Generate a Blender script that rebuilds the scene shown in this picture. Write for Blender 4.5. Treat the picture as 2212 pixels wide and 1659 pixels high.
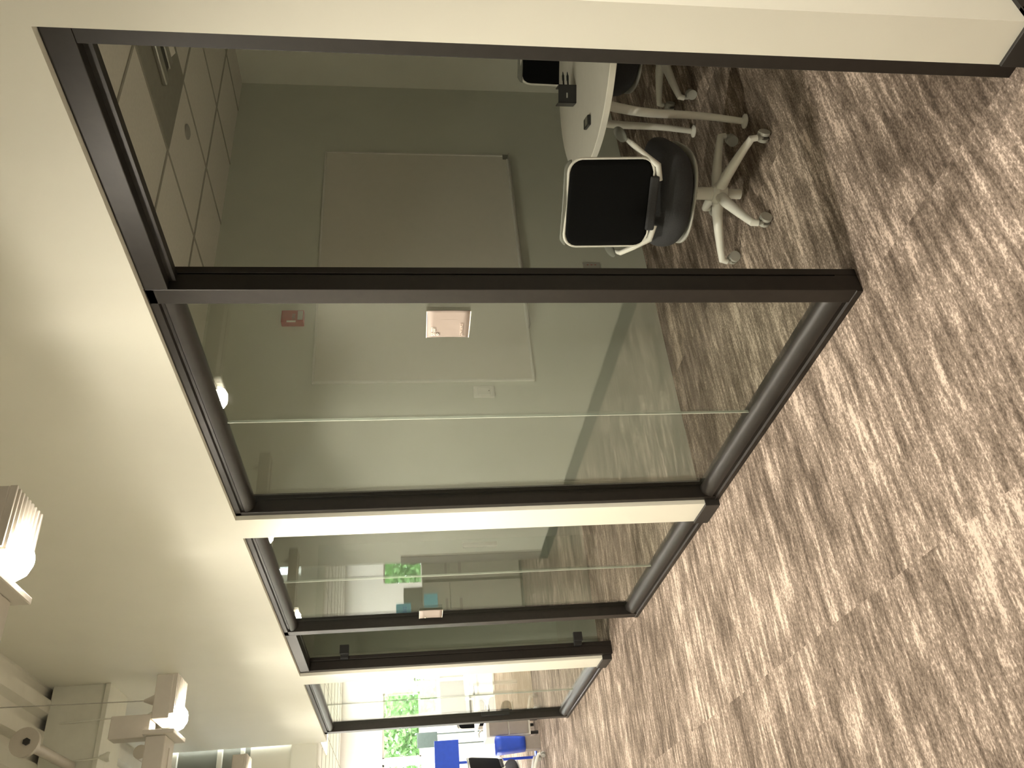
import bpy, bmesh, math, random
from mathutils import Vector, Matrix

for o in list(bpy.data.objects):
    bpy.data.objects.remove(o)
SC = bpy.context.scene
COL = SC.collection
PI = math.pi
random.seed(7)

# ------------------------------------------------------------------ camera
# corridor wall plane x = 0 (corridor on -x, rooms on +x), corridor runs along +y, z up.
YAW, PITCH, ROLL, FPX, DIST, EYE = 0.5929, 0.1320, -0.0151, 1778.76, 1.7936, 1.63
Fw = Vector((math.sin(YAW) * math.cos(PITCH), math.cos(YAW) * math.cos(PITCH), -math.sin(PITCH)))
Rw = Fw.cross(Vector((0, 0, 1))).normalized()
Uw = Rw.cross(Fw)
R2 = Rw * math.cos(ROLL) + Uw * math.sin(ROLL)
U2 = Uw * math.cos(ROLL) - Rw * math.sin(ROLL)
# the phone was held upright but the picture is stored on its side: picture "up" is world right
cx, cy, cz = -U2, R2, -Fw
cam = bpy.data.cameras.new('camera')
cam.sensor_fit = 'HORIZONTAL'
cam.sensor_width = 36.0
cam.lens = FPX / 2212.0 * 36.0
cam.clip_start = 0.02
cam.clip_end = 200
co = bpy.data.objects.new('camera', cam)
co.matrix_world = Matrix(((cx.x, cy.x, cz.x, -DIST), (cx.y, cy.y, cz.y, 0.0), (cx.z, cy.z, cz.z, EYE), (0, 0, 0, 1)))
COL.objects.link(co)
SC.camera = co

# ------------------------------------------------------------------ world, sun, exposure
w = bpy.data.worlds.new('daylight')
SC.world = w
w.use_nodes = True
nt = w.node_tree
bg = nt.nodes['Background']
bg.inputs[0].default_value = (0.86, 0.93, 1.0, 1)
bg.inputs[1].default_value = 9.0
SC.view_settings.view_transform = 'Standard'
SC.view_settings.look = 'None'
SC.view_settings.gamma = 1
SC.view_settings.use_curve_mapping = False
SC.view_settings.exposure = 0.22
sun = bpy.data.lights.new('sun', 'SUN')
sun.energy = 4.0
sun.angle = 0.02
sun.color = (1, 0.96, 0.88)
so = bpy.data.objects.new('sun', sun)
so.rotation_euler = (math.radians(-38), math.radians(25), 0)
so.location = (0, 14, 12)
COL.objects.link(so)
LAMP_COL = (1.0, 0.925, 0.79)
LAMP_POWER = 175.0         # emission of each pendant lamp's dome
SPOT_POWER = 160.0        # the same lamp's downward beam
PANEL_POWER = 58.0        # emission of the fill panels added to brighten the open office
PANEL_COL = (1.0, 0.97, 0.90)

# ------------------------------------------------------------------ materials
def mat(name, col, rough=0.6, metal=0.0, noise=0.0, nscale=20.0, bump=0.0, bscale=200.0, emit=None, estr=0.0, coat=0.0, spec=0.5):
    m = bpy.data.materials.new(name)
    m.use_nodes = True
    t = m.node_tree
    b = t.nodes['Principled BSDF']
    b.inputs['Roughness'].default_value = rough
    b.inputs['Metallic'].default_value = metal
    b.inputs['Specular IOR Level'].default_value = spec
    if coat:
        b.inputs['Coat Weight'].default_value = coat
    tc = t.nodes.new('ShaderNodeTexCoord')
    n = t.nodes.new('ShaderNodeTexNoise')
    n.inputs['Scale'].default_value = nscale
    n.inputs['Detail'].default_value = 3
    t.links.new(tc.outputs['Object'], n.inputs['Vector'])
    r = t.nodes.new('ShaderNodeValToRGB')
    a = max(0.0, 1 - noise)
    c2 = min(1.25, 1 + noise)
    r.color_ramp.elements[0].position = 0.3
    r.color_ramp.elements[1].position = 0.7
    r.color_ramp.elements[0].color = (col[0] * a, col[1] * a, col[2] * a, 1)
    r.color_ramp.elements[1].color = (min(1, col[0] * c2), min(1, col[1] * c2), min(1, col[2] * c2), 1)
    t.links.new(n.outputs['Fac'], r.inputs['Fac'])
    t.links.new(r.outputs['Color'], b.inputs['Base Color'])
    if bump:
        n2 = t.nodes.new('ShaderNodeTexNoise')
        n2.inputs['Scale'].default_value = bscale
        t.links.new(tc.outputs['Object'], n2.inputs['Vector'])
        bp = t.nodes.new('ShaderNodeBump')
        bp.inputs['Strength'].default_value = bump
        bp.inputs['Distance'].default_value = 0.002
        t.links.new(n2.outputs['Fac'], bp.inputs['Height'])
        t.links.new(bp.outputs['Normal'], b.inputs['Normal'])
    if emit:
        b.inputs['Emission Color'].default_value = (*emit, 1)
        b.inputs['Emission Strength'].default_value = estr
    return m

def glass_mat(name, tint, f0=0.042, rough=0.0):
    m = bpy.data.materials.new(name)
    m.use_nodes = True
    t = m.node_tree
    t.nodes.clear()
    out = t.nodes.new('ShaderNodeOutputMaterial')
    mix = t.nodes.new('ShaderNodeMixShader')
    tr = t.nodes.new('ShaderNodeBsdfTransparent')
    tr.inputs[0].default_value = (*tint, 1)
    gl = t.nodes.new('ShaderNodeBsdfGlossy')
    gl.inputs['Color'].default_value = (0.98, 1.0, 0.965, 1)
    gl.inputs['Roughness'].default_value = rough
    lw = t.nodes.new('ShaderNodeLayerWeight')
    lw.inputs[0].default_value = 0.5
    p = t.nodes.new('ShaderNodeMath'); p.operation = 'POWER'; p.inputs[1].default_value = 5
    q = t.nodes.new('ShaderNodeMath'); q.operation = 'MULTIPLY_ADD'
    q.inputs[1].default_value = 1 - f0
    q.inputs[2].default_value = f0
    t.links.new(lw.outputs['Facing'], p.inputs[0])
    t.links.new(p.outputs[0], q.inputs[0])
    t.links.new(q.outputs[0], mix.inputs[0])
    t.links.new(tr.outputs[0], mix.inputs[1])
    t.links.new(gl.outputs[0], mix.inputs[2])
    t.links.new(mix.outputs[0], out.inputs[0])
    return m

def carpet_mat():
    m = bpy.data.materials.new('streaked_carpet')
    m.use_nodes = True
    t = m.node_tree
    b = t.nodes['Principled BSDF']
    b.inputs['Roughness'].default_value = 0.95
    b.inputs['Specular IOR Level'].default_value = 0.08
    N, L = t.nodes, t.links
    geo = N.new('ShaderNodeNewGeometry')
    sep = N.new('ShaderNodeSeparateXYZ'); L.new(geo.outputs['Position'], sep.inputs[0])
    def math_(op, a, bb=None, c=None):
        n = N.new('ShaderNodeMath'); n.operation = op
        for i, v in enumerate((a, bb, c)):
            if v is None: continue
            if isinstance(v, (int, float)): n.inputs[i].default_value = v
            else: L.new(v, n.inputs[i])
        return n.outputs[0]
    # carpet planks 0.9144 x 0.4572, each cut from another stretch of the streaked pattern
    ty = math_('FLOOR', math_('DIVIDE', math_('ADD', sep.outputs[1], 0.1), 0.4572))
    tx = math_('FLOOR', math_('DIVIDE', math_('ADD', sep.outputs[0], 0.91), 0.9144))
    idv = N.new('ShaderNodeCombineXYZ'); L.new(tx, idv.inputs[0]); L.new(tx, idv.inputs[1])
    wn = N.new('ShaderNodeTexWhiteNoise'); L.new(idv.outputs[0], wn.inputs['Vector'])
    off = math_('MULTIPLY', wn.outputs['Value'], 13.0)
    def streak(sx, sy, detail, z):
        c = N.new('ShaderNodeCombineXYZ')
        L.new(math_('MULTIPLY', sep.outputs[0], sx), c.inputs[0])
        L.new(math_('MULTIPLY', sep.outputs[1], sy), c.inputs[1])
        L.new(math_('ADD', off, z), c.inputs[2])
        n = N.new('ShaderNodeTexNoise'); n.inputs['Scale'].default_value = 1.0
        n.inputs['Detail'].default_value = detail
        n.inputs['Roughness'].default_value = 0.62
        L.new(c.outputs[0], n.inputs['Vector'])
        return n.outputs['Fac']
    s1 = streak(2.2, 9.0, 5, 0.0)
    s2 = streak(6.0, 42.0, 6, 3.3)
    s3 = streak(95.0, 150.0, 2, 7.7)
    s4 = streak(0.9, 1.4, 3, 11.0)
    v = math_('MULTIPLY', s1, 0.34)
    v = math_('MULTIPLY_ADD', s2, 0.38, v)
    v = math_('MULTIPLY_ADD', s3, 0.28, v)
    v = math_('MULTIPLY_ADD', math_('SUBTRACT', s4, 0.5), 0.18, v)
    r = N.new('ShaderNodeValToRGB')
    e = r.color_ramp.elements
    e[0].position = 0.395; e[0].color = (0.078, 0.060, 0.047, 1)
    e[1].position = 0.60; e[1].color = (0.60, 0.485, 0.405, 1)
    k = e.new(0.46); k.color = (0.150, 0.117, 0.092, 1)
    k = e.new(0.53); k.color = (0.265, 0.210, 0.172, 1)
    L.new(v, r.inputs[0])
    L.new(r.outputs[0], b.inputs['Base Color'])
    bp = N.new('ShaderNodeBump'); bp.inputs['Strength'].default_value = 0.5; bp.inputs['Distance'].default_value = 0.003
    L.new(s3, bp.inputs['Height']); L.new(bp.outputs[0], b.inputs['Normal'])
    return m

M = {}
M['wall'] = mat('cream_wall_paint', (0.80, 0.785, 0.69), 0.55, noise=0.015, nscale=3, bump=0.05, bscale=300)
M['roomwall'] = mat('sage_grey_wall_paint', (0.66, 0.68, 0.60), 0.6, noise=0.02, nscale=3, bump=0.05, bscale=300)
M['roomwall_shaded'] = mat('sage_wall_painted_shade', (0.40, 0.42, 0.36), 0.6, noise=0.02, nscale=3)  # same sage wall with the unlit room's shade put into its colour
M['roomwall_light'] = mat('light_wall_paint', (0.82, 0.82, 0.74), 0.6, noise=0.02, nscale=3)
M['office'] = mat('office_wall_paint', (0.88, 0.88, 0.84), 0.6, noise=0.01)
M['deck'] = mat('painted_deck', (0.72, 0.70, 0.62), 0.6, noise=0.04, nscale=6)
M['beam'] = mat('painted_beam', (0.72, 0.72, 0.64), 0.55, noise=0.02)
M['black'] = mat('bronze_frame', (0.018, 0.0145, 0.012), 0.42, metal=0.25, noise=0.15, nscale=30)
M['base'] = mat('black_rubber_base', (0.022, 0.020, 0.018), 0.5, noise=0.15)
M['glass'] = glass_mat('clear_green_glass', (0.925, 0.945, 0.925), 0.055)
M['edge'] = mat('glass_edge', (0.62, 0.66, 0.58), 0.25, noise=0.05)
M['carpet'] = carpet_mat()
M['tile'] = mat('ceiling_tile', (0.85, 0.82, 0.76), 0.85, noise=0.03, nscale=60, bump=0.1)
M['grid'] = mat('ceiling_grid', (0.42, 0.40, 0.35), 0.5, noise=0.03)
M['white'] = mat('white_plastic', (0.74, 0.73, 0.68), 0.35, noise=0.02)
M['whitemetal'] = mat('white_powder_coat', (0.78, 0.76, 0.70), 0.32, noise=0.02)
M['board'] = mat('whiteboard_surface', (0.72, 0.70, 0.63), 0.22, noise=0.01, coat=0.2)
M['table'] = mat('white_laminate', (0.66, 0.63, 0.56), 0.4, noise=0.02)
M['mesh'] = mat('black_mesh', (0.006, 0.006, 0.006), 0.85, noise=0.3, nscale=300, spec=0.1)
M['seat'] = mat('charcoal_fabric', (0.040, 0.039, 0.042), 0.9, noise=0.15, nscale=200, bump=0.3, bscale=500)
M['flex'] = mat('grey_plastic', (0.20, 0.20, 0.17), 0.45, noise=0.03)
M['greyp'] = mat('caster_grey', (0.42, 0.41, 0.37), 0.4, noise=0.03)
M['dark'] = mat('dark_plastic', (0.018, 0.018, 0.018), 0.35, noise=0.1)
M['steel'] = mat('brushed_steel', (0.52, 0.51, 0.48), 0.28, metal=0.9, noise=0.05, nscale=80)
M['red'] = mat('red_enclosure', (0.40, 0.045, 0.03), 0.4, noise=0.03)
M['sign'] = mat('taupe_sign', (0.33, 0.27, 0.235), 0.5, noise=0.02)
M['signw'] = mat('sign_white', (0.95, 0.90, 0.80), 0.4, noise=0.0)
M['signpale'] = mat('sign_pale', (0.62, 0.52, 0.45), 0.4, noise=0.0)
M['lampglow'] = mat('lamp_glow', (1, 1, 1), 0.5, emit=LAMP_COL, estr=LAMP_POWER)
M['fillglow'] = mat('fill_panel_glow', (1, 1, 1), 0.5, emit=PANEL_COL, estr=PANEL_POWER)
M['fixture'] = mat('fixture_enamel', (0.50, 0.46, 0.40), 0.4, noise=0.03)
M['blue'] = mat('blue_plastic', (0.035, 0.10, 0.66), 0.35, noise=0.05)
M['cyan'] = mat('cyan_card', (0.25, 0.66, 0.82), 0.6, noise=0.03)
M['card'] = mat('grey_card', (0.34, 0.33, 0.28), 0.7, noise=0.05)
M['cab'] = mat('cabinet_enamel', (0.52, 0.49, 0.42), 0.4, noise=0.02)
M['cabgrey'] = mat('pedestal_grey', (0.30, 0.26, 0.235), 0.45, noise=0.03)
M['tan'] = mat('tan_panel', (0.62, 0.50, 0.36), 0.5, noise=0.03)
M['leaf'] = mat('green_leaf', (0.24, 0.42, 0.14), 0.6, noise=0.35, nscale=1.5)
M['bark'] = mat('bark', (0.12, 0.09, 0.06), 0.9, noise=0.3)
M['ground'] = mat('grass_ground', (0.12, 0.22, 0.06), 0.9, noise=0.2, nscale=2)
M['teal'] = mat('monitor_back', (0.14, 0.19, 0.18), 0.4, noise=0.05)
M['darkpane'] = mat('dark_pane', (0.13, 0.13, 0.105), 0.15, noise=0.08, nscale=2)

# ------------------------------------------------------------------ mesh helpers
class MB:
    def __init__(s): s.bm = bmesh.new()
    def box(s, a, b, bevel=0.0, seg=2, mx=None):
        x0, y0, z0 = [min(p, q) for p, q in zip(a, b)]
        x1, y1, z1 = [max(p, q) for p, q in zip(a, b)]
        vs = [s.bm.verts.new(v) for v in ((x0,y0,z0),(x1,y0,z0),(x1,y1,z0),(x0,y1,z0),(x0,y0,z1),(x1,y0,z1),(x1,y1,z1),(x0,y1,z1))]
        fs = [s.bm.faces.new([vs[i] for i in f]) for f in ((3,2,1,0),(4,5,6,7),(0,1,5,4),(1,2,6,5),(2,3,7,6),(3,0,4,7))]
        if bevel > 0:
            es = list({e for f in fs for e in f.edges})
            r = bmesh.ops.bevel(s.bm, geom=es, offset=bevel, segments=seg, profile=0.5, affect='EDGES')
            vs = list({v for f in r['faces'] for v in f.verts} | {v for v in vs if v.is_valid})
        if mx is not None:
            vv = [v for v in vs if v.is_valid]
            bmesh.ops.transform(s.bm, matrix=mx, verts=vv)
        return s
    def prism(s, poly, axis, a, b):
        """poly: list of 2D points; axis: 0/1/2 direction of extrusion from a to b"""
        def P(p, t):
            if axis == 0: return (t, p[0], p[1])
            if axis == 1: return (p[0], t, p[1])
            return (p[0], p[1], t)
        A = [s.bm.verts.new(P(p, a)) for p in poly]
        B = [s.bm.verts.new(P(p, b)) for p in poly]
        n = len(poly)
        s.bm.faces.new(A); s.bm.faces.new(B[::-1])
        for i in range(n):
            s.bm.faces.new([A[(i + 1) % n], A[i], B[i], B[(i + 1) % n]])
        return s
    def tube(s, pts, rad, n=12, cap=True):
        pts = [Vector(p) for p in pts]
        rads = rad if isinstance(rad, (list, tuple)) else [rad] * len(pts)
        rings = []
        up = None
        for i, p in enumerate(pts):
            d = (pts[min(i + 1, len(pts) - 1)] - pts[max(i - 1, 0)]).normalized()
            if up is None:
                up = Vector((0, 0, 1)) if abs(d.z) < 0.9 else Vector((1, 0, 0))
            a = d.cross(up).normalized(); b_ = a.cross(d).normalized(); up = b_
            rings.append([s.bm.verts.new(p + (a * math.cos(2*PI*k/n) + b_ * math.sin(2*PI*k/n)) * rads[i]) for k in range(n)])
        for i in range(len(rings) - 1):
            for k in range(n):
                s.bm.faces.new([rings[i][k], rings[i][(k+1) % n], rings[i+1][(k+1) % n], rings[i+1][k]])
        if cap:
            s.bm.faces.new(rings[0][::-1]); s.bm.faces.new(rings[-1])
        return s
    def lathe(s, prof, c=(0,0,0), n=32):
        c = Vector(c)
        rings = []
        for r, z in prof:
            if r < 1e-6: rings.append([s.bm.verts.new(c + Vector((0, 0, z)))])
            else: rings.append([s.bm.verts.new(c + Vector((r*math.cos(2*PI*k/n), r*math.sin(2*PI*k/n), z))) for k in range(n)])
        for i in range(len(rings) - 1):
            A, B = rings[i], rings[i+1]
            for k in range(n):
                l = (k + 1) % n
                if len(A) == 1 and len(B) == 1: continue
                if len(A) == 1: s.bm.faces.new([A[0], B[k], B[l]])
                elif len(B) == 1: s.bm.faces.new([A[k], A[l], B[0]])
                else: s.bm.faces.new([A[k], A[l], B[l], B[k]])
        return s
    def grid(s, fn, nu, nv, closed_u=False):
        V = [[s.bm.verts.new(fn(i / (nu if closed_u else nu - 1), j / (nv - 1))) for j in range(nv)] for i in range(nu)]
        for i in range(nu if closed_u else nu - 1):
            for j in range(nv - 1):
                k = (i + 1) % nu
                s.bm.faces.new([V[i][j], V[k][j], V[k][j+1], V[i][j+1]])
        return s
    def xf(s, mx):
        bmesh.ops.transform(s.bm, matrix=mx, verts=s.bm.verts[:]); return s
    def build(s, name, m, parent=None, smooth=False, label=None):
        bmesh.ops.recalc_face_normals(s.bm, faces=s.bm.faces[:])
        me = bpy.data.meshes.new(name)
        s.bm.to_mesh(me); s.bm.free()
        me.materials.append(m)
        if smooth:
            for p in me.polygons: p.use_smooth = True
            me.set_sharp_from_angle(angle=math.radians(38))
        o = bpy.data.objects.new(name, me)
        COL.objects.link(o)
        if parent is not None: o.parent = parent
        if label: o['label'] = label
        return o

def solid(o, th, offset=0.0):
    md = o.modifiers.new('thick', 'SOLIDIFY'); md.thickness = th; md.offset = offset
    return o

def tag(o, label, cat, group=None, kind=None):
    o['label'] = label; o['category'] = cat
    if group: o['group'] = group
    if kind: o['kind'] = kind
    return o

def thing(name, label, cat, loc=(0, 0, 0), rz=0.0, group=None):
    o = bpy.data.objects.new(name, None)
    o.empty_display_size = 0.1
    COL.objects.link(o)
    o.location = loc; o.rotation_euler = (0, 0, rz)
    return tag(o, label, cat, group)

def struct(name, mb, m, label=None, cat=None, parent=None, smooth=False):
    o = mb.build(name, m, parent, smooth)
    if parent is None:
        o['kind'] = 'structure'
        if label: o['label'] = label
        if cat: o['category'] = cat
    return o

def kids(o): return [c for c in bpy.data.objects if c.parent == o]
def copy_tree(o, parent=None):
    c = o.copy(); COL.objects.link(c)
    if parent is not None: c.parent = parent
    for ch in kids(o): copy_tree(ch, c)
    return c

def text_mesh(body, size, m, parent, name, mx, depth=0.0006, sx=1.0):
    cu = bpy.data.curves.new(name, 'FONT')
    cu.body = body; cu.size = size; cu.extrude = depth
    tmp = bpy.data.objects.new('tmp_text', cu)
    COL.objects.link(tmp)
    bpy.context.view_layer.update()
    me = bpy.data.meshes.new_from_object(tmp.evaluated_get(bpy.context.evaluated_depsgraph_get()))
    bpy.data.objects.remove(tmp)
    me.transform(mx @ Matrix.Diagonal((sx, 1, 1, 1)))
    me.materials.clear(); me.materials.append(m)
    o = bpy.data.objects.new(name, me)
    COL.objects.link(o)
    if parent is not None: o.parent = parent
    return o

H = 2.44            # top of the glass fronts
DK = 4.16           # underside of the corridor's metal deck
WX = -0.022         # face of the plastered corridor wall (frames sit 22 mm back at x = 0)
OPP = -1.69         # opposite corridor wall
RC = 2.785          # suspended ceiling in the rooms
RB = 3.65           # back wall of the rooms
J0, J1 = 1.174, 2.096    # room 1 doorway
P1a, P1b = 3.772, 3.987  # pier 1
P2a, P2b = 6.577, 6.825  # pier 2
E3 = 8.786               # end of the third glass front
CE = 9.05                # end of the corridor
PT1, PT2 = 4.0, 6.98     # partitions (near faces)

# ------------------------------------------------------------------ floor, walls, ceilings
struct('floor', MB().box((-7, -3, -0.1), (7, 16.2, 0)), M['carpet'], 'grey brown carpet with streaks running across the corridor and the rooms', 'floor')
struct('ground', MB().box((-25, 16.2, -1.3), (25, 45, -1.2)), M['ground'], 'grass outside the office windows', 'ground')

struct('wall_right', MB().box((WX, 1.05, H), (0.12, CE, DK + 0.04)), M['wall'], 'cream plaster wall above the dark glass fronts', 'wall')
struct('wall_near', MB().box((WX, 1.05, 0), (RB, J0 - 0.002, H)), M['wall'], 'cream wall end to the right of the open doorway', 'wall')
struct('wall_near_upper', MB().box((0.12, 1.05, H), (RB, J0 - 0.002, DK + 0.04)), M['wall'])
struct('baseboard_near', MB().box((WX - 0.010, 1.04, 0), (0.03, J0 - 0.002, 0.075), 0.002).box((WX, 1.04, 0), (1.5, 1.05, 0.075)), M['base'], 'black baseboard at the foot of the near wall end', 'baseboard')
struct('wall_pier_1', MB().box((WX, P1a, 0), (0.10, P1b, H)), M['wall'], 'cream pier between the first and second glass front', 'pier')
struct('wall_pier_2', MB().box((WX, P2a, 0), (0.10, P2b, H)), M['wall'], 'cream pier between the second office door and the farthest glass front', 'pier')
for k, (a, b) in enumerate(((P1a, P1b), (P2a, P2b))):
    struct('baseboard_pier_%d' % (k + 1), MB().box((WX - 0.012, a - 0.004, 0), (0.03, b + 0.004, 0.078), 0.002), M['base'],
           'black baseboard around the foot of the %s cream pier' % ('nearer' if k == 0 else 'farther'), 'baseboard')
struct('wall_partition_1', MB().box((0.10, PT1, 0), (RB, PT1 + 0.10, RC + 0.1)), M['roomwall'], 'grey green wall of the conference room carrying the whiteboard', 'wall')
struct('wall_partition_2', MB().box((0.10, PT2, 0), (7, PT2 + 0.10, RC + 0.1)), M['roomwall_shaded'], 'sage wall behind the second office door', 'wall')
struct('wall_back', MB().box((RB, J0 - 0.1, 0), (RB + 0.1, PT2, RC + 0.1)), M['roomwall_light'], 'lighter back wall of the conference room', 'wall')
struct('wall_left', MB().box((OPP - 0.12, 1.2, 0), (OPP, 8.9, DK)), M['wall'])
struct('baseboard_left', MB().box((OPP, 1.2, 0), (OPP + 0.012, 8.9, 0.10)), M['base'])
struct('wall_recess', MB().box((-4.2, -3.1, 0), (-4.1, 8.9, DK)).box((-4.2, -3.1, 0), (7, -3.0, DK)).box((2.6, -3, 0), (2.7, 1.05, DK)), M['wall'])
struct('wall_left_end', MB().box((-7, 8.78, 0), (OPP - 0.12, 8.9, RC)), M['office'])
# corridor end: soffit wall over the opening to the open office
fw = MB()
for z0, z1, dx in ((2.54, 2.79, 0.0),):
    pass
fw.box((-7, CE, 2.54), (0.0, CE + 0.22, 2.79))
struct('trim_1', fw, M['roomwall_light'], 'beige beam over the opening at the far end of the corridor', 'beam')
cl = MB()
cl.box((OPP, CE + 0.03, 2.79), (0.0, CE + 0.16, 3.19))
cl.box((OPP, CE + 0.03, 3.25), (0.0, CE + 0.16, 3.287))
cl.box((OPP, CE + 0.03, 3.465), (0.0, CE + 0.16, 3.51))
cl.box((OPP, CE + 0.03, 3.895), (0.0, CE + 0.16, DK + 0.04))
struct('wall_far', cl, M['wall'], 'cream wall with dark clerestory strips above the corridor end', 'wall')
clg = struct('window_5', MB().box((OPP, CE + 0.09, 3.185), (0.0, CE + 0.10, 3.90)), M['darkpane'], 'dark clerestory panes high in the wall at the corridor end', 'window')
MB().box((-0.62, CE + 0.05, 3.51), (-0.58, CE + 0.085, 3.895)).build('mullion', M['wall'], clg)

# metal deck, ribs along the corridor
dk = MB()
poly = []
xx = -4.2
prof = []
while xx < 0.0:
    prof += [(xx, DK), (xx + 0.09, DK), (xx + 0.115, DK + 0.06), (xx + 0.185, DK + 0.06), ]
    xx += 0.21
prof = [(min(p[0], 0.13), p[1]) for p in prof]
prof += [(2.7, DK), (2.7, DK + 0.12), (-4.2, DK + 0.12)]
dk.prism(prof, 1, -3.1, CE + 0.2)
struct('ceiling', dk, M['deck'], 'painted ribbed metal deck high above the corridor', 'ceiling')
# room ceilings
def tiled(name, x0, x1, y0, y1, z, ox, oy, sx, sy, m=M['tile'], lab=None, skip=None):
    b = MB()
    b.box((x0, y0, z), (x1, y1, z + 0.05))
    o = struct(name, b, m, lab, 'ceiling' if lab else None)
    g = MB()
    k = math.ceil((x0 - ox) / sx)
    while ox + k * sx < x1:
        xk = ox + k * sx
        g.box((xk - 0.0075, y0, z - 0.004), (xk + 0.0075, y1, z + 0.001)); k += 1
    k = math.ceil((y0 - oy) / sy)
    while oy + k * sy < y1:
        yk = oy + k * sy
        g.box((x0, yk - 0.0075, z - 0.005), (x1, yk + 0.0075, z + 0.0005)); k += 1
    gr = g.build('ceiling_grid', M['grid'], o)
    return o
tiled('ceiling_room_1', 0.12, RB, J0, PT1, RC, 1.05, 2.31, 0.57, 0.61, lab='suspended tile ceiling of the conference room')
tiled('ceiling_room_2', 0.12, RB, PT1 + 0.1, PT2, RC, 1.05, 4.45, 0.6, 0.6)
tiled('ceiling_office', -7, 7, CE + 0.2, 16, RC + 0.04, 0.3, 9.6, 0.6, 0.6, m=M['office'], lab='lit tile ceiling of the open office')
tiled('ceiling_bay', 0.12, 7, PT2 + 0.1, CE + 0.22, RC + 0.04, 0.3, 9.6, 0.6, 0.6, m=M['office'])
struct('ceiling_left_office', MB().box((-7, 8.9, RC + 0.04), (OPP, CE, RC + 0.1)), M['office'])
struct('wall_office_side_left', MB().box((-7.1, 8.9, 0), (-7, 16.2, 3)), M['office'])
struct('wall_office_side_right', MB().box((7, 6.98, 0), (7.1, 16.2, 3)), M['office'])
# far office wall with windows
wins = [(-5.6, -4.12, 1.29, 2.07), (-3.0, -1.6, 1.05, 2.07), (-0.75, 0.90, 1.00, 2.09), (0.99, 2.12, 1.40, 2.09), (2.3, 2.9, 1.0, 1.5), (3.4, 5.2, 1.1, 2.07)]
fwall = MB()
xs = -7.0
for (a, b, z0, z1) in wins:
    fwall.box((xs, 16, 0), (a, 16.2, 2.95))
    fwall.box((a, 16, 0), (b, 16.2, z0)); fwall.box((a, 16, z1), (b, 16.2, 2.95))
    xs = b
fwall.box((xs, 16, 0), (7, 16.2, 2.95))
struct('wall_office_far', fwall, M['office'], 'bright window wall at the far side of the open office', 'wall')
for k, (a, b, z0, z1) in enumerate(wins):
    f = MB()
    t_ = 0.03
    f.box((a, 16.06, z0), (b, 16.12, z0 + t_)); f.box((a, 16.06, z1 - t_), (b, 16.12, z1))
    f.box((a, 16.06, z0), (a + t_, 16.12, z1)); f.box((b - t_, 16.06, z0), (b, 16.12, z1))
    o = struct('window_%d' % (k + 6), f, M['whitemetal'], 'bright window with green trees behind it in the far office wall, number counted from the left omitted'.split(', number')[0], 'window')
    MB().box((a + 0.01, 16.085, z0 + 0.01), (b - 0.01, 16.095, z1 - 0.01)).build('pane', M['glass'], o)
# corner guard at the end of the opposite wall
struct('trim_corner_guard', MB().box((OPP, 8.70, 0.10), (OPP + 0.014, 8.912, 1.68), 0.002).box((OPP - 0.12, 8.90, 0.10), (OPP + 0.014, 8.914, 1.68), 0.002), M['cabgrey'], 'steel corner guard at the end of the opposite wall', 'corner guard')

# ------------------------------------------------------------------ glass fronts
HP = [(0.0, H), (0.0, 2.412), (0.012, 2.408), (0.012, 2.398), (0.004, 2.392), (0.006, 2.376), (0.016, 2.360), (0.030, 2.349), (0.045, 2.345), (0.060, 2.345), (0.060, 2.36), (0.10, 2.36), (0.10, H)]
SP = [(-0.004, 0.0), (-0.004, 0.022), (0.006, 0.026), (0.006, 0.040), (0.002, 0.046), (0.004, 0.062), (0.014, 0.080), (0.028, 0.095), (0.045, 0.101), (0.060, 0.101), (0.060, 0.085), (0.10, 0.085), (0.10, 0.0)]
def front(n, y0, y1, joint, near_post, far_post, label):
    """near_post / far_post: (ya, yb) extents of the dark vertical posts"""
    b = MB().prism(HP, 1, y0 + 0.002, y1 - 0.002)
    root = struct('window_%d' % n, b, M['black'], label, 'glass front', smooth=True)
    MB().prism(SP, 1, y0 + 0.002, y1 - 0.002).build('sill', M['black'], root, smooth=True)
    for p in (near_post, far_post):
        if p:
            m = MB().box((0.0, p[0], 0), (0.066, p[1], H - 0.001), 0.0025)
            m.box((0.072, p[0], 0), (0.10, p[1], H - 0.001), 0.0025)
            m.box((0.060, p[0] + 0.006, 0), (0.078, p[1] - 0.006, H - 0.001))
            m.build('post', M['black'], root)
    a = near_post[1] if near_post else y0 + 0.01
    b_ = far_post[0] if far_post else y1 - 0.01
    for (s, e) in ((a - 0.004, joint - 0.0016), (joint + 0.0016, b_ + 0.004)):
        MB().box((0.046, s, 0.095), (0.056, e, 2.352)).build('glass_pane', M['glass'], root)
    MB().box((0.0455, joint - 0.0016, 0.10), (0.0565, joint + 0.0016, 2.346)).build('joint_seal', M['edge'], root, label='clear butt joint between two panes')
    return root
front(1, J1, P1a, 2.985, (J1, 2.167), (3.739, P1a), 'dark framed glass front of the conference room beside its open doorway')
front(2, P1b, 5.65, 4.80, None, (5.575, 5.65), 'dark framed glass front of the second office, between the nearer cream pier and the glass door')
front(3, P2b, E3, 7.832, None, (8.70, E3), 'farthest dark framed glass front at the bright corridor end')
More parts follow.
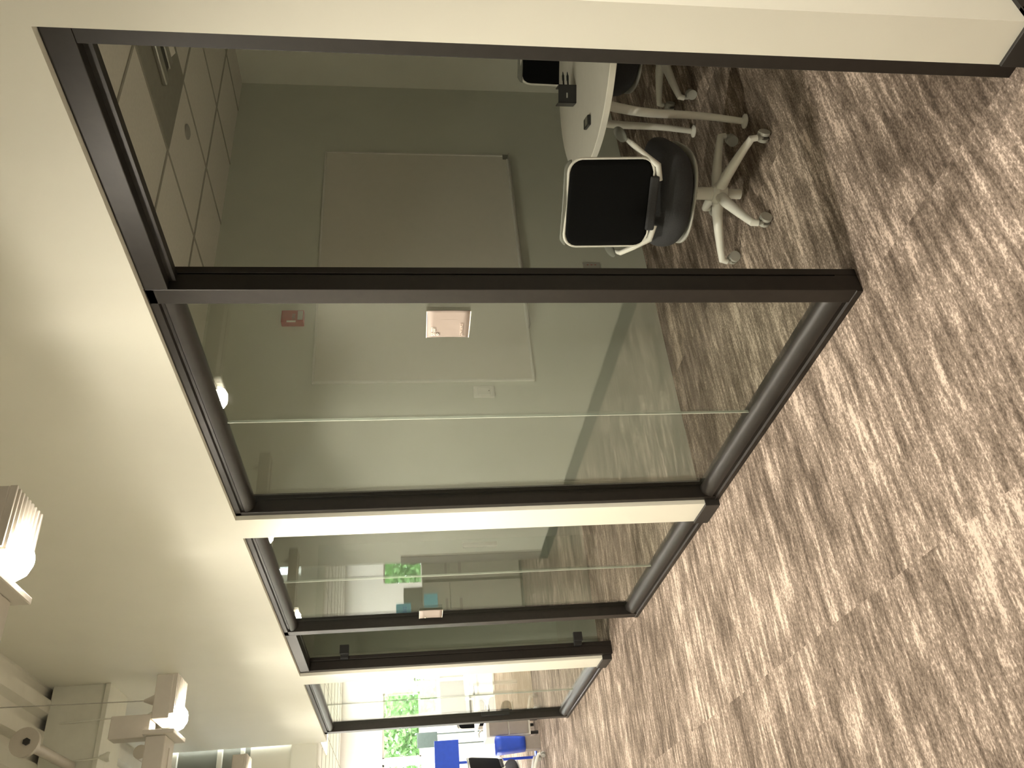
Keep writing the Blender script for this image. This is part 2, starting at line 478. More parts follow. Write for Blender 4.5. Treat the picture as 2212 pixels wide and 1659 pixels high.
# strike box on the last post
# doorway 1 : header, near jamb, stops
d1 = MB().box((0.0, J0, 2.366), (0.066, J1, H - 0.001), 0.0025).box((0.035, J0 + 0.02, 2.345), (0.066, J1, 2.37)).box((0.072, J0, 2.366), (0.10, J1, H - 0.001), 0.002)
d1.box((0.060, J0, 2.372), (0.078, J1, H - 0.002))
dr1 = struct('door_1', d1, M['black'], 'dark bronze frame of the open conference room doorway', 'door frame')
jm = MB().box((0.0, J0, 0), (0.066, 1.226, 2.366), 0.0025).box((0.072, J0, 0), (0.10, 1.226, 2.366), 0.002).box((0.058, J0 + 0.004, 0), (0.08, 1.22, 2.366))
jm.build('jamb', M['black'], dr1)
# door 2: glass leaf swung open into the second office
d2 = MB().box((0.0, 5.65, 2.366), (0.066, P2a, H - 0.001), 0.0025).box((0.072, 5.65, 2.366), (0.10, P2a, H - 0.001), 0.0025).box((0.060, 5.65, 2.372), (0.078, P2a, H - 0.002))
dr2 = struct('door_2', d2, M['black'], 'dark frame of the second office with its glass door swung open inside', 'door frame')
MB().box((0.0, 6.527, 0), (0.066, P2a, 2.366), 0.0025).box((0.072, 6.527, 0), (0.10, P2a, 2.366), 0.0025).box((0.058, 6.532, 0), (0.08, P2a, 2.366)).build('jamb', M['black'], dr2)
leaf = MB().box((0.105, 6.478, 0.012), (1.0, 6.488, 2.335)).build('glass_leaf', M['glass'], dr2)
for z0, z1 in ((2.07, 2.14), (0.24, 0.31)):
    MB().box((0.098, 6.466, z0), (0.168, 6.500, z1), 0.003).box((0.07, 6.488, z0 + 0.005), (0.11, 6.53, z1 - 0.005), 0.003).build('hinge', M['dark'], leaf)
MB().box((0.93, 6.462, 0.86), (0.965, 6.504, 1.15), 0.004).build('pull_handle', M['steel'], leaf)
# strike/lock box on the farthest post
tag(MB().box((0.045, 8.655, 0.615), (0.10, 8.699, 0.895), 0.004).build('door_strike', M['dark']), 'black lock box on the near side of the farthest dark post', 'lock box')

# ------------------------------------------------------------------ pendant lamps
def make_lamp(label):
    t = thing('pendant_light', label, 'ceiling light', (0, 0, 0), 0, 'pendant lights along the corridor')
    h = MB()
    h.box((-0.82, -0.10, 2.70), (-0.625, 0.10, 2.775), 0.004)
    for k in range(9):
        y = -0.092 + k * 0.023
        h.box((-0.80, y - 0.0045, 2.682), (-0.622, y + 0.0045, 2.702), 0.0015, 1)
    h.build('heat_sink', M['fixture'], t)
    MB().box((-0.888, -0.115, 2.665), (-0.868, 0.115, 2.80), 0.003).build('end_plate', M['fixture'], t)
    for y in (-0.05, 0.0, 0.05): MB().tube([(-0.869, y, 2.690), (-0.862, y, 2.690)], 0.007, 10).build('bolt', M['dark'], t)
    MB().box((-1.50, -0.085, 2.705), (-0.888, 0.085, 2.79), 0.004).box((-1.46, -0.004, 2.700), (-0.93, 0.004, 2.706)).build('housing', M['fixture'], t)
    MB().box((-0.885, -0.045, 2.79), (-0.785, 0.045, 2.965), 0.004).build('driver_box', M['fixture'], t)
    d = MB().lathe([(0.0, -0.055), (0.026, -0.050), (0.048, -0.034), (0.059, -0.012), (0.061, 0.0), (0.061, 0.006), (0.0, 0.006)], (-0.80, 0, 2.694), 24)
    d.build('lamp_dome', M['lampglow'], t, smooth=True, label='glowing dome under the light')
    sp = bpy.data.lights.new('beam', 'SPOT')
    sp.energy = SPOT_POWER; sp.color = LAMP_COL; sp.spot_size = math.radians(158); sp.spot_blend = 1.0
    sp.shadow_soft_size = 0.035
    so_ = bpy.data.objects.new('beam', sp); COL.objects.link(so_); so_.parent = t
    so_.location = (-0.80, 0, 2.60)
    for x in (-0.715, -1.40):
        c = MB().tube([(x, 0, 2.84), (x + 0.02, 0, DK - 0.002)], 0.0025, 8)
        g = c.build('suspension_cable', M['steel'], t)
        MB().lathe([(0.0, 2.775), (0.024, 2.775), (0.024, 2.80), (0.006, 2.845), (0.0, 2.845)], (x, 0, 0), 16).build('cable_cone', M['fixture'], g, smooth=True)
    return t
L0 = make_lamp('nearest glowing pendant light, its ribbed bar cut by the picture edge')
L0.location = (-0.03, 2.25, 0)
for y, lab in ((4.15, 'glowing pendant bar hanging in front of the painted pipes, second along the corridor'),
               (6.10, 'third pendant light along the corridor'), (8.08, 'pendant light nearest the corridor end'),
               (0.0, 'pendant light round the corner from the near wall end'), (-1.65, 'unseen pendant light added at the rear of the corridor against darkness')):  # rearmost lamp is unseen, added so the corridor's rear isn't dark
    c = copy_tree(L0); c['label'] = lab; c.location = (-0.03 if y > 0.1 or y < -1 else 1.0, y, 0)

# ------------------------------------------------------------------ beam, pipes under the deck
b = MB().box((OPP, 6.46, 3.78), (WX, 6.86, DK + 0.005), 0.003)
b.box((OPP, 6.44, 3.765), (WX, 6.88, 3.80), 0.003)
tag(b.build('ceiling_beam', M['beam']), 'deep cream boxed beam crossing under the ribbed deck', 'beam')
pp = MB().tube([(WX, 6.36, 3.335), (OPP, 6.36, 3.335)], 0.062, 20)
pp.tube([(-0.12, 6.36, 3.335), (-0.145, 6.36, 3.335)], 0.070, 20)
tag(pp.build('crossing_pipe', M['fixture'], smooth=True), 'painted pipe leaving the wall below the boxed beam', 'pipe')
cp = MB().tube([(-0.575, 5.62, 3.93), (-0.575, 6.43, 3.93)], 0.032, 16).tube([(-0.575, 5.60, 3.93), (-0.575, 5.635, 3.93)], 0.085, 24)
cpo = tag(cp.build('capped_pipe', M['fixture'], smooth=True), 'painted pipe with a round flanged end running along under the deck', 'pipe')
MB().tube([(-0.575, 5.588, 3.915), (-0.575, 5.60, 3.915)], 0.022, 6).build('pipe_nut', M['dark'], cpo)
tag(MB().tube([(-0.42, 6.89, 3.62), (-0.42, 9.0, 3.62)], 0.05, 14).build('conduit', M['fixture'], smooth=True), 'painted conduit beyond the boxed beam', 'conduit')
for k, (x, y, z) in enumerate(((-0.27, 6.43, 3.42), (-0.53, 6.43, 3.70))):
    c = MB().tube([(x, y, z + 0.03), (x - 0.01, y - 0.01, 3.83), (x - 0.01, y + 0.05, DK)], 0.006, 8)
    c.lathe([(0, z - 0.02), (0.03, z - 0.02), (0.034, z + 0.0), (0.012, z + 0.05), (0, z + 0.05)], (x, y, 0), 14)
    tag(c.build('hanging_sensor', M['beam'], smooth=True), ('small cone on a thin cable hanging in front of the boxed beam, above the pipe' if k == 0 else 'dark tipped sensor hanging at the lower edge of the boxed beam'), 'sensor')

# ------------------------------------------------------------------ conference room furniture
def rr(w, h, r, n=6):
    """rounded rectangle outline"""
    out = []
    for cx_, cy_, a0 in ((w/2-r, h/2-r, 0), (-w/2+r, h/2-r, 90), (-w/2+r, -h/2+r, 180), (w/2-r, -h/2+r, 270)):
        for k in range(n + 1):
            a = math.radians(a0 + 90 * k / n)
            out.append((cx_ + r*math.cos(a), cy_ + r*math.sin(a)))
    return out

def tapered_panel(mb, zc, y0, rings, nfun):
    pass

def make_chair(label, group):
    """faces local +y; base centre at origin"""
    t = thing('task_chair', label, 'chair', (0, 0, 0), 0, group)
    # cushion: superellipse sections
    def seat(u, v):
        a = 2*PI*u
        lat = (v - 0.5) * PI
        c, s_ = math.cos(a), math.sin(a)
        pw = lambda q, e: math.copysign(abs(q)**e, q)
        r = max(math.cos(lat), 0.0) ** 0.5
        x = 0.238 * pw(c, 0.62) * r
        y = 0.235 * pw(s_, 0.62) * r
        z = 0.078 * pw(math.sin(lat), 0.8)
        z += 0.018 * (x / 0.24) ** 2 - 0.035 * max(0, y / 0.235) ** 3 - 0.030 * max(0, -y / 0.235) ** 2
        return (x, y + 0.02, 0.412 + z)
    MB().grid(seat, 40, 17, True).build('seat', M['seat'], t, smooth=True)
    def shell(u, v):
        a = 2*PI*u
        c, s_ = math.cos(a), math.sin(a)
        pw = lambda q, e: math.copysign(abs(q)**e, q)
        r = (0.02 + 0.98 * v)
        x = 0.222 * pw(c, 0.62) * r
        y = 0.220 * pw(s_, 0.62) * r
        z = -0.066 + 0.022 * r ** 3 - 0.028 * max(0, -y / 0.235) ** 2 - 0.03 * max(0, y / 0.235) ** 3
        return (x, y + 0.02, 0.392 + z)
    solid(MB().grid(shell, 40, 8, True).build('seat_shell', M['greyp'], t, smooth=True), 0.008)
    # back: curved panel, lower part frame, mesh, grey flexing top edge
    def backpt(x, z, off=0.0):
        # x across, z height above floor ; gentle wrap-around and recline
        y = -0.205 - 0.10 * (z - 0.5) + 0.30 * x * x - off
        return Vector((x, y, z))
    def panel(w, z0, z1, r, off, name, m, th, top_w=None, par=t):
        bm_ = MB()
        n = 22
        rows = []
        for j in range(n + 1):
            f = j / n
            z = z0 + (z1 - z0) * f
            dz = min(z - z0, z1 - z)
            half = w / 2
            if top_w: half = (w + (top_w - w) * f) / 2
            if dz < r: half -= r - math.sqrt(max(0, r*r - (r - dz)**2))
            rows.append([bm_.bm.verts.new(backpt(half * (2*i/14 - 1), z, off)) for i in range(15)])
        for j in range(n):
            for i in range(14):
                bm_.bm.faces.new([rows[j][i], rows[j][i+1], rows[j+1][i+1], rows[j+1][i]])
        return solid(bm_.build(name, m, par, smooth=True), th)
    panel(0.385, 0.535, 0.912, 0.055, 0.0, 'back_mesh', M['mesh'], 0.010, 0.372)
    # frame loop round the mesh
    loop = []
    for (x, z) in rr(0.388, 0.387, 0.06, 6):
        loop.append(backpt(x * (1 - 0.05 * (z + 0.19)), z + 0.7235, 0.0))
    loop.append(loop[0]); 
    MB().tube(loop, 0.0065, 8).build('back_frame', M['whitemetal'], t, smooth=True)
    # grey flex edge along the top
    fl = MB()
    rows = []
    for j in range(7):
        f = j / 6
        z = 0.905 + 0.030 * f
        half = 0.186 - 0.03 * (f ** 2)
        rows.append([fl.bm.verts.new(backpt(half*(2*i/12-1), z, -0.004)) for i in range(13)])
    for j in range(6):
        for i in range(12):
            fl.bm.faces.new([rows[j][i], rows[j][i+1], rows[j+1][i+1], rows[j+1][i]])
    solid(fl.build('flex_edge', M['flex'], t, smooth=True), 0.010)
    # lower back link between seat and back
    MB().box((-0.120, -0.225, 0.505), (0.120, -0.205, 0.545), 0.008).build('back_link', M['seat'], t)
    # arm struts and pads
    for s in (-1, 1):
        arm = MB().tube([(s*0.10, -0.205, 0.500), (s*0.165, -0.205, 0.515), (s*0.205, -0.185, 0.575), (s*0.245, -0.150, 0.628), (s*0.254, -0.10, 0.640)], [0.013, 0.014, 0.013, 0.012, 0.009], 10)
        a = arm.build('armrest', M['whitemetal'], t, smooth=True)
        pad = MB()
        pad.grid(lambda u, v, s=s: (s*0.262 + 0.030*math.cos(2*PI*u)*math.sin(PI*v)**0.6*(1.0),
                                    -0.14 + 0.25 * v, 0.648 + 0.012*math.sin(2*PI*u)*math.sin(PI*v)**0.6), 16, 14, True)
        pad.build('arm_pad', M['flex'], a, smooth=True)
    # column
    MB().lathe([(0, 0.255), (0.030, 0.255), (0.030, 0.29), (0.045, 0.35), (0.0, 0.35)], n=20).build('tilt_housing', M['dark'], t, smooth=True)
    MB().lathe([(0, 0.262), (0.030, 0.262), (0.030, 0.16), (0.024, 0.14), (0.024, 0.035), (0, 0.035)], n=24).build('column', M['whitemetal'], t, smooth=True)
    base = MB().lathe([(0, 0.175), (0.034, 0.175), (0.052, 0.155), (0.052, 0.115), (0.034, 0.10), (0, 0.10)], n=24).build('base_hub', M['whitemetal'], t, smooth=True)
    for k in range(5):
        a = 2*PI*k/5 + math.radians(44)
        d = Vector((math.cos(a), math.sin(a), 0))
        lg = MB()
        pts = [d*0.03 + Vector((0, 0, 0.142)), d*0.10 + Vector((0, 0, 0.136)), d*0.20 + Vector((0, 0, 0.116)), d*0.27 + Vector((0, 0, 0.100)), d*0.314 + Vector((0, 0, 0.088)), d*0.320 + Vector((0, 0, 0.062))]
        lg.tube(pts, [0.027, 0.025, 0.021, 0.018, 0.017, 0.014], 12)
        leg = lg.build('leg', M['whitemetal'], t, smooth=True)
        cst = MB()
        ang = a + (0.7, -0.5, 2.1, 1.2, 0.2)[k]
        n_ = Vector((math.cos(ang), math.sin(ang), 0)); f_ = Vector((-n_.y, n_.x, 0))
        c0 = d*0.320 + f_*0.02
        for s in (-1, 1):
            cst.tube([c0 + n_*s*0.008 + Vector((0, 0, 0.027)), c0 + n_*s*0.022 + Vector((0, 0, 0.027))], 0.0265, 20)
        cst.tube([d*0.320 + Vector((0, 0, 0.07)), d*0.320 + Vector((0, 0, 0.045)), c0 + Vector((0, 0, 0.030))], 0.009, 8)
        cst.tube([c0 - n_*0.018 + Vector((0, 0, 0.040)), c0 + n_*0.018 + Vector((0, 0, 0.040))], 0.017, 12)
        cst.build('caster', M['greyp'], leg, smooth=True)
    return t

ch = make_chair('white and charcoal task chair with black mesh back, nearest in the conference room', 'task chairs round the conference table')
ch.location = (1.015, 2.59, 0)
ch.rotation_euler = (0, 0, math.radians(30) - PI/2)
c2 = copy_tree(ch)
c2['label'] = 'task chair behind the round table, half hidden by the door jamb'
c2.location = (2.27, 2.70, 0)
c2.rotation_euler = (0, 0, math.radians(-145) - PI/2)

# round table
TC = Vector((1.755, 2.335, 0))
tb = thing('round_table', 'round white meeting table on curved tube legs in the conference room', 'table', TC)
MB().lathe([(0, 0.708), (0.590, 0.708), (0.600, 0.712), (0.600, 0.737), (0.597, 0.740), (0, 0.740)], n=96).build('tabletop', M['table'], tb, smooth=True)
MB().box((-0.30, -0.02, 0.685), (0.30, 0.02, 0.708)).box((-0.02, -0.30, 0.685), (0.02, 0.30, 0.708)).build('under_frame', M['greyp'], tb)
feet = [Vector((1.308, 2.402, 0)), Vector((1.826, 2.880, 0)), Vector((2.20, 2.27, 0)), Vector((1.69, 1.80, 0))]
for fp in feet:
    f = fp - TC
    d = f.normalized()
    R = f.length
    pr = [(0.245, 0.703), (0.262, 0.67), (0.285, 0.60), (0.315, 0.50), (0.355, 0.40), (0.40, 0.28), (0.43, 0.18), (R - 0.004, 0.08), (R, 0.02)]
    # bowed tube: swells outward in the middle, then straight down to the foot
    pts = []
    for k in range(15):
        v = k / 14
        z = 0.703 - 0.69 * v
        r = R - 0.085 * (1 - v) ** 1.5 + 0.012 * math.sin(2 * PI * v)
        pts.append(d * r + Vector((0, 0, z)))
    lg = MB().tube(pts, [0.024 - 0.009 * (k / 14) for k in range(15)], 16).build('leg', M['whitemetal'], tb, smooth=True)
    MB().lathe([(0, 0.016), (0.016, 0.016), (0.034, 0.006), (0.034, 0.0), (0, 0.0)], f, 24).build('foot', M['whitemetal'], lg, smooth=True)

# things on the table
ph = thing('phone', 'black phone lying on the round table', 'phone', (1.352, 2.468, 0.740), math.radians(55))
MB().box((-0.045, -0.024, 0.0), (0.045, 0.024, 0.016), 0.004).build('body', M['dark'], ph)
MB().box((-0.036, -0.019, 0.016), (0.012, 0.019, 0.0165)).build('screen', M['steel'], ph)
bx = thing('desk_organizer', 'black desk organizer with two pens on the round table', 'organizer', (1.712, 2.590, 0.740), math.radians(-40))
q = MB().box((-0.045, -0.040, 0.0), (0.045, 0.040, 0.006), 0.002).box((-0.045, -0.040, 0.0), (-0.039, 0.040, 0.092), 0.002).box((0.039, -0.040, 0.0), (0.045, 0.040, 0.092), 0.002)
q.box((-0.045, -0.040, 0.0), (0.045, -0.034, 0.092), 0.002).box((-0.045, 0.034, 0.0), (0.045, 0.040, 0.075), 0.002)
q.box((-0.040, -0.036, 0.04), (0.040, 0.036, 0.044))
q.build('box', M['dark'], bx)
MB().box((-0.02, -0.0405, 0.045), (0.005, -0.0395, 0.052)).build('mark', M['greyp'], bx)
for zz in (0.035, 0.058):
    mk = MB().tube([(0.046, 0.0, zz), (0.100, 0.004, zz + 0.003), (0.118, 0.005, zz + 0.004)], [0.0045, 0.0045, 0.0015], 10).tube([(0.075, 0.003, zz+0.002), (0.100, 0.004, zz+0.003)], 0.006, 10)
    tag(mk.build('pen', M['dark'], smooth=True), 'dark pen sticking out of the black organizer, the %s of the two' % ('lower' if zz < 0.05 else 'upper'), 'pen').matrix_world = Matrix.Translation((1.712, 2.590, 0.740)) @ Matrix.Rotation(math.radians(-40), 4, 'Z')

# ------------------------------------------------------------------ on the partition wall
wb = thing('whiteboard', 'large blank whiteboard on the grey green conference room wall', 'whiteboard', (1.905, PT1, 1.50))
hx, hz = 0.98, 0.64
MB().box((-hx, -0.012, -hz), (hx, -0.001, hz)).build('board', M['board'], wb)
f = MB()
for a, b_ in (((-hx - 0.008, -0.018, -hz - 0.008), (-hx + 0.006, -0.001, hz + 0.008)), ((hx - 0.006, -0.018, -hz - 0.008), (hx + 0.008, -0.001, hz + 0.008)),
              ((-hx, -0.018, hz - 0.006), (hx, -0.001, hz + 0.008)), ((-hx, -0.018, -hz - 0.008), (hx, -0.001, -hz + 0.006))):
    f.box(a, b_, 0.002, 1)
f.build('frame', M['white'], wb)
MB().box((-0.6, -0.06, -hz - 0.014), (hx - 0.02, -0.012, -hz - 0.006), 0.002, 1).build('tray', M['steel'], wb)
MB().box((hx - 0.035, -0.02, -hz - 0.01), (hx + 0.008, -0.012, -hz + 0.03)).build('corner_clip', M['flex'], wb)

fa = thing('fire_alarm', 'red fire alarm strobe high on the conference room wall', 'fire alarm', (1.385, PT1, 2.277))
MB().box((-0.046, -0.045, -0.066), (0.046, -0.001, 0.066), 0.004).build('housing', M['red'], fa)
MB().box((-0.030, -0.052, -0.060), (0.036, -0.044, -0.030), 0.003).build('strobe_lens', M['greyp'], fa)
MB().box((-0.046, -0.047, -0.02), (-0.034, -0.0445, 0.032)).build('white_strip', M['signw'], fa)
text_mesh('FIRE', 0.026, M['sign'], fa, 'lettering', Matrix.Translation((-0.028, -0.0455, -0.016)) @ Matrix.Rotation(PI/2, 4, 'X'))

sw = thing('light_switch', 'white switch plate left of the whiteboard', 'light switch', (0.845, PT1, 1.16))
MB().box((-0.042, -0.012, -0.062), (0.042, -0.001, 0.062), 0.005).build('plate', M['white'], sw)
MB().box((-0.026, -0.018, -0.036), (0.026, -0.011, 0.036), 0.003).build('rocker', M['white'], sw)
MB().tube([(0.0, -0.0185, -0.028), (0.0, -0.0175, -0.028)], 0.003, 8).build('indicator', M['dark'], sw)

ou = thing('wall_outlet', 'pale double outlet low on the conference room wall', 'outlet', (1.82, PT1, 0.378))
MB().box((-0.042, -0.008, -0.058), (0.042, -0.001, 0.058), 0.003).build('plate', M['greyp'], ou)
for px_ in (-0.018, 0.018):
    for pz in (-0.026, 0.0, 0.026):
        MB().box((px_ - 0.002, -0.0092, pz - 0.006), (px_ + 0.002, -0.0078, pz + 0.006)).build('slot', M['red'], ou)

# ceiling items of room 1
tr = thing('ceiling_troffer', 'unlit recessed ceiling light with a reflective centre channel', 'ceiling light', (1.905, 2.31, RC - 0.006))
m_ = MB().box((-0.28, -0.60, -0.004), (0.28, 0.60, 0.004))
m_.build('pan', M['card'], tr)
for ca, cb in ((-0.11, -0.05), (0.02, 0.08)):
    MB().box((ca, -0.56, -0.03), (cb, 0.36, -0.004), 0.008).build('lamp_channel', M['steel'], tr)
MB().box((-0.045, -0.56, -0.022), (0.015, 0.34, -0.004), 0.004).build('lamp_slot', M['dark'], tr)
MB().prism([(0.10, -0.004), (0.20, -0.004), (0.16, -0.03)], 1, -0.56, 0.36).build('reflector', M['tile'], tr)
tag(MB().lathe([(0, RC - 0.014), (0.03, RC - 0.014), (0.042, RC - 0.008), (0.042, RC - 0.001), (0, RC - 0.001)], (2.01, 3.12, 0), 24).build('sprinkler_cap', M['greyp'], smooth=True), 'small round sprinkler cap in the conference room ceiling', 'sprinkler')

# ------------------------------------------------------------------ room signs on the glass
def room_sign(y, label, l1, l2):
    t = thing('room_sign', label, 'sign', (0.045, y, 1.465))
    # local: y decreases to the reader's right; the plate is bowed slightly
    n = 12
    pl = MB()
    rows = []
    for i in range(n + 1):
        yy = 0.0755 - 0.151 * i / n
        bow = -0.008 - 0.003 * math.sin(PI * i / n)
        rows.append([pl.bm.verts.new((bow + 0.002 * math.sin(PI * j / 6), yy, -0.076 + 0.152 * j / 6)) for j in range(7)])
    for i in range(n):
        for j in range(6):
            pl.bm.faces.new([rows[i][j], rows[i+1][j], rows[i+1][j+1], rows[i][j+1]])
    solid(pl.build('plate', M['sign'], t, smooth=True), 0.003)
    for z in (-0.078, 0.0755):
        e = MB().grid(lambda u, v, z=z: (-0.0085 - 0.003 * math.sin(PI * u), 0.0755 - 0.151 * u, z + 0.003 * v), 13, 2)
        solid(e.build('bright_edge', M['signw'], t), 0.004)
    MB().box((-0.0105, -0.03, -0.05), (0.0, 0.03, 0.05)).build('mounting_pad', M['sign'], t)
    rot = Matrix(((0, 0, -1, 0), (-1, 0, 0, 0), (0, 1, 0, 0), (0, 0, 0, 1)))
    if l1: text_mesh(l1, 0.021, M['signw'], t, 'room_number', Matrix.Translation((-0.0142, 0.058, 0.046)) @ rot, 0.0012, 0.85)
    if l2: text_mesh(l2, 0.0135, M['signpale'], t, 'room_name', Matrix.Translation((-0.0142, 0.060, -0.052)) @ rot, 0.0012, 0.85)
    MB().box((-0.0150, 0.044, 0.034), (-0.0120, 0.058, 0.0362)).box((-0.0150, 0.044, 0.040), (-0.0120, 0.058, 0.0422)).box((-0.0150, 0.044, 0.034), (-0.0120, 0.0462, 0.0422)).box((-0.0150, 0.0558, 0.034), (-0.0120, 0.058, 0.0422)).build('tactile_mark', M['signw'], t)
    return t
room_sign(2.328, 'taupe room sign reading S1-331 CONFERENCE on the nearest glass', 'S1-331', 'CONFERENCE')
room_sign(5.468, 'small taupe room sign beside the second office door', '', '')

# ------------------------------------------------------------------ open office
def fill_panel(x, y, lab):  # glowing panels added to brighten the open office walls
    t = thing('office_fill_panel', lab, 'ceiling light', (x, y, RC + 0.037), 0, 'added fill light panels of the open office')
    MB().box((-0.3, -0.6, -0.012), (0.3, 0.6, 0.0)).build('frame', M['whitemetal'], t)
    MB().box((-0.28, -0.58, -0.015), (0.28, 0.58, -0.012)).build('diffuser', M['fillglow'], t)
    return t
pl0 = None
for x, y, lab in ((-5.1, 15.0, 'far left'), (-5.1, 10.2, 'near left'), (-2.7, 15.0, 'left, beside the windows'), (-0.3, 15.0, 'middle, beside the windows'),
                  (0.9, 12.6, 'middle of the room'), (3.3, 15.0, 'right, beside the windows'), (3.3, 10.2, 'near right'), (4.6, 8.1, 'bay nearest the glass front'), (5.7, 12.6, 'far right')):
    if pl0 is None:
        pl0 = fill_panel(x, y, '')
        c = pl0
    else:
        c = copy_tree(pl0); c.location = (x, y, RC + 0.037)
    c['label'] = 'added fill light panel in the open office ceiling, ' + lab

# cabinets seen mirrored in the second glass front
def file_cabinet(x0, x1, y0, h, label):
    t = thing('file_cabinet', label, 'cabinet', ((x0 + x1)/2, y0, 0), 0, 'tall cabinets in the open office')
    w2 = (x1 - x0) / 2
    MB().box((-w2, 0.0, 0.03), (w2, 0.45, h), 0.003).box((-w2 + 0.01, 0.02, 0.0), (w2 - 0.01, 0.43, 0.03)).build('body', M['cab'], t)
    for k, (a, b_) in enumerate(((0.04, 1.02), (1.03, h - 0.02))):
        d = MB().box((-w2 + 0.006, -0.018, a), (w2 - 0.006, -0.001, b_), 0.003).build('drawer', M['cab'], t)
        MB().box((-0.10, -0.021, b_ - 0.16 if k == 0 else a + 0.03), (0.10, -0.017, b_ - 0.12 if k == 0 else a + 0.06)).build('pull', M['cabgrey'], d)
    return t
file_cabinet(-3.35, -2.62, 11.02, 1.40, 'tall beige cabinet farthest left in the open office')
file_cabinet(-2.60, -2.27, 11.02, 1.40, 'narrow tall beige cabinet behind the corridor corner')
file_cabinet(-2.25, -1.55, 11.02, 1.40, 'tall beige cabinet carrying the boxes')
def carton(x, y, z, w, d, h, m, label, rz=0.0, cat='box'):
    t = thing('carton', label, cat, (x, y, z), rz)
    MB().box((-w/2, -d/2, 0), (w/2, d/2, h), 0.002).build('body', m, t)
    MB().box((-w/2, -0.02, h), (w/2, 0.02, h + 0.0015)).build('tape', M['card'], t)
    return t
k_ = carton(-2.13, 11.25, 1.40, 0.22, 0.2, 0.26, M['card'], 'grey box on top of the beige cabinet', 0.1)
carton(-1.87, 11.22, 1.40, 0.28, 0.22, 0.16, M['card'], 'wide grey box beside the taller grey box')
k2 = carton(-1.86, 11.20, 1.564, 0.26, 0.2, 0.20, M['cyan'], 'cyan box stacked on the wide grey box')
text_mesh('DELL', 0.07, M['blue'], k2, 'lettering', Matrix.Translation((-0.09, -0.1015, 0.06)) @ Matrix.Rotation(PI/2, 4, 'X'))
tag(MB().box((-2.07, 10.985, 1.20), (-1.83, 11.0, 1.385)).build('wall_note', M['cyan']), 'cyan card on the front of the beige cabinet', 'card')

# desk bay beyond the last glass front
def desk(x0, x1, y, h, label):
    t = thing('office_desk', label, 'desk', ((x0 + x1)/2, y, 0), 0, 'white desks in the open office')
    w2 = (x1 - x0)/2
    MB().box((-w2, -0.05, h - 0.03), (w2, 0.7, h), 0.003).build('desktop', M['whitemetal'], t)
    for s in (-1, 1):
        for yy in (0.03, 0.62):
            MB().box((s*w2 - s*0.05 - 0.02, yy, 0), (s*w2 - s*0.05 + 0.02, yy + 0.04, h - 0.03)).build('leg', M['whitemetal'], t)
    return t
dk1 = desk(0.50, 1.9, 11.12, 0.735, 'white desk with monitors seen through the farthest glass')
desk(-1.3, 0.12, 12.6, 0.735, 'white desk in the middle of the open office')
MB().box((-0.67, -0.04, 0.005), (0.10, -0.01, 0.495), 0.003).box((-0.70, -0.06, 0.495), (0.12, 0.04, 0.515), 0.003).build('modesty_panel', M['tan'], dk1, label='tan low front panel')
def monitor(x, y, z, rz, label, m):
    t = thing('monitor', label, 'monitor', (x, y, z), rz)
    MB().box((-0.26, -0.015, 0.13), (0.26, 0.015, 0.46), 0.006).build('display', m, t)
    MB().tube([(0, 0.03, 0.012), (0, 0.03, 0.28)], 0.014, 10).build('neck', M['dark'], t)
    MB().box((-0.11, -0.06, 0.0), (0.11, 0.10, 0.012), 0.004).build('stand_base', M['dark'], t)
    return t
monitor(0.92, 11.5, 0.735, 0.5, 'dark monitor on the desk behind the farthest glass', M['dark'])
monitor(1.45, 11.55, 0.735, -0.3, 'second dark monitor on the desk behind the farthest glass', M['dark'])
mt = monitor(0.0, 12.9, 0.735, 0.35, 'teal backed monitor above the blue privacy screen', M['teal'])
mt.location.z = 0.735
# blue privacy screen and blue bin
tag(MB().box((0.0, 11.30, 0.99), (0.34, 11.33, 1.30), 0.004).box((0.05, 11.305, 0.0), (0.08, 11.325, 1.0)).box((0.0, 11.25, 0.0), (0.20, 11.38, 0.015)).build('privacy_screen', M['blue']), 'blue panel on a thin stand in the open office', 'screen')
ped = thing('pedestal', 'grey two drawer pedestal in the open office', 'drawer unit', (0.37, 11.13, 0))
MB().box((-0.10, -0.20, 0.10), (0.12, 0.25, 0.66), 0.004).build('body', M['whitemetal'], ped)
for a, b_ in ((0.13, 0.37), (0.385, 0.62)):
    MB().box((-0.085, -0.215, a), (0.11, -0.201, b_), 0.003).build('drawer', M['cabgrey'], ped)
for xx_ in (-0.07, 0.09):
    for yy_ in (-0.15, 0.2):
        MB().tube([(xx_, yy_, 0.0), (xx_, yy_, 0.10)], 0.02, 10).build('foot', M['dark'], ped)
tag(MB().box((0.58, 13.0, 1.20), (0.79, 13.03, 1.50), 0.004).box((0.60, 13.0, 0.0), (0.615, 13.02, 1.21)).box((0.75, 13.0, 0.0), (0.765, 13.02, 1.21)).build('divider', M['teal']), 'teal panel on thin posts far back in the open office', 'divider')
bn = thing('blue_bin', 'blue waste bin beside the grey pedestal', 'bin', (0.165, 10.95, 0))
def bin_(u, v):
    a = 2*PI*u; pw = lambda q_, e: math.copysign(abs(q_)**e, q_)
    r = 0.082 + 0.022 * v
    return (r*pw(math.cos(a), 0.5), r*1.3*pw(math.sin(a), 0.5), 0.19 + 0.36*v)
solid(MB().grid(bin_, 32, 6, True).build('body', M['blue'], bn, smooth=True), 0.004)
MB().box((-0.075, -0.09, 0.0), (0.075, 0.09, 0.192), 0.004).build('stand', M['cabgrey'], bn)
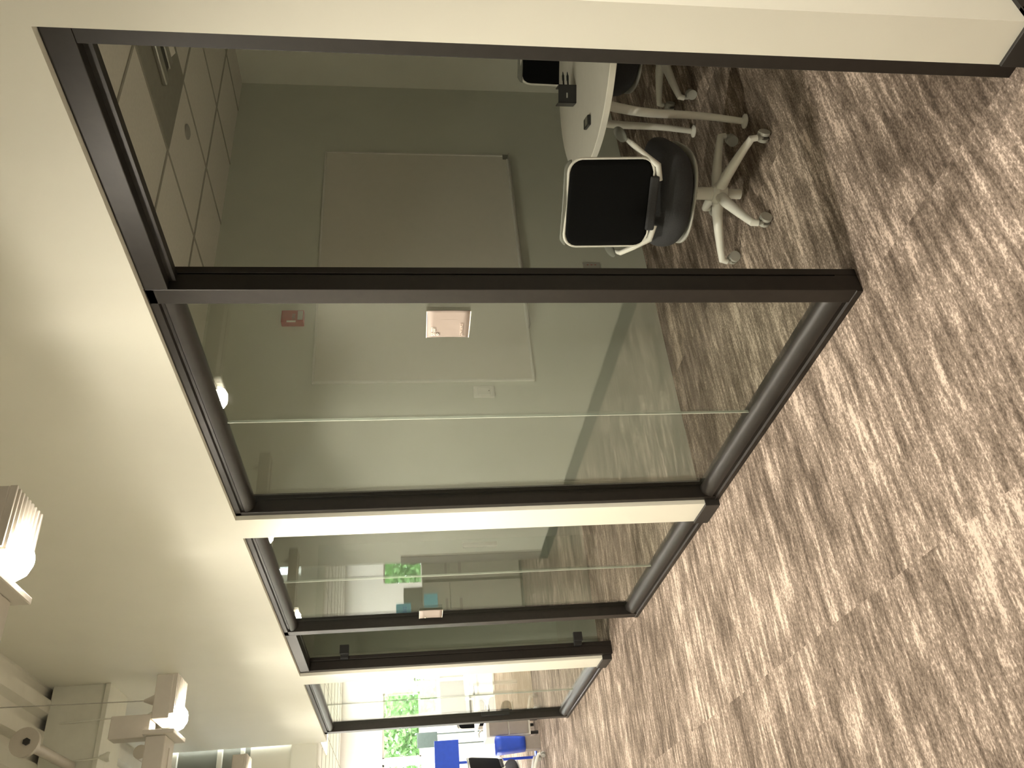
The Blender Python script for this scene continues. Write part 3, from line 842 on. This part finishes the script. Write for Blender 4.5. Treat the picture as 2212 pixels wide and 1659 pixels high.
c3 = copy_tree(ch)
c3['label'] = 'task chair at the picture edge beside the blue bin in the open office'
c3['group'] = 'task chairs of the open office'
c3.location = (-0.27, 10.75, 0); c3.rotation_euler = (0, 0, math.radians(60))
c4 = copy_tree(ch)
c4['label'] = 'task chair seen through the farthest glass at the white desk'
c4['group'] = 'task chairs of the open office'
c4.location = (0.80, 12.2, 0); c4.rotation_euler = (0, 0, math.radians(160))

# ------------------------------------------------------------------ trees outside
def tree(x, y, r, zc, seed, label):
    rnd = random.Random(seed)
    t = thing('tree', label, 'tree', (x, y, -1.2), 0, 'trees outside the office windows')
    MB().tube([(0, 0, 0), (0.1, 0, zc*0.6), (0.0, 0.1, zc + 1.2)], [0.16, 0.12, 0.05], 10).build('trunk', M['bark'], t, smooth=True)
    lf = MB()
    for _ in range(2600):
        while True:
            p = Vector((rnd.uniform(-1, 1), rnd.uniform(-1, 1), rnd.uniform(-1, 1)))
            if 0.25 < p.length < 1: break
        p = Vector((p.x * r, p.y * r * 0.8, p.z * r * 0.9 + zc + 1.2))
        a = Vector((rnd.gauss(0, 1), rnd.gauss(0, 1), rnd.gauss(0, 1))).normalized() * rnd.uniform(0.05, 0.11)
        b_ = a.orthogonal().normalized() * a.length * 0.6
        vs = [lf.bm.verts.new(p + q_) for q_ in (a, b_, -a, -b_)]
        lf.bm.faces.new(vs)
    lf.build('foliage', M['leaf'], t)
    return t
for i, (x, y, r, z) in enumerate(((-5.4, 19.4, 1.15, 1.6), (-7.9, 20.8, 1.2, 1.8), (-3.0, 21, 1.1, 1.6), (0.35, 19.2, 1.0, 1.55), (2.4, 19.8, 1.0, 1.75), (4.6, 20.2, 1.1, 1.5), (7.0, 21.0, 1.2, 1.7))):
    tree(x, y, r, z, i + 3, ['leafy green tree behind the leftmost office window', 'tall leafy tree farthest left outside the office', 'leafy tree outside between the office windows', 'leafy tree straight beyond the corridor end', 'leafy tree seen past the farthest glass front', 'green tree right of the corridor end outside', 'leafy tree farthest right outside the office'][i])
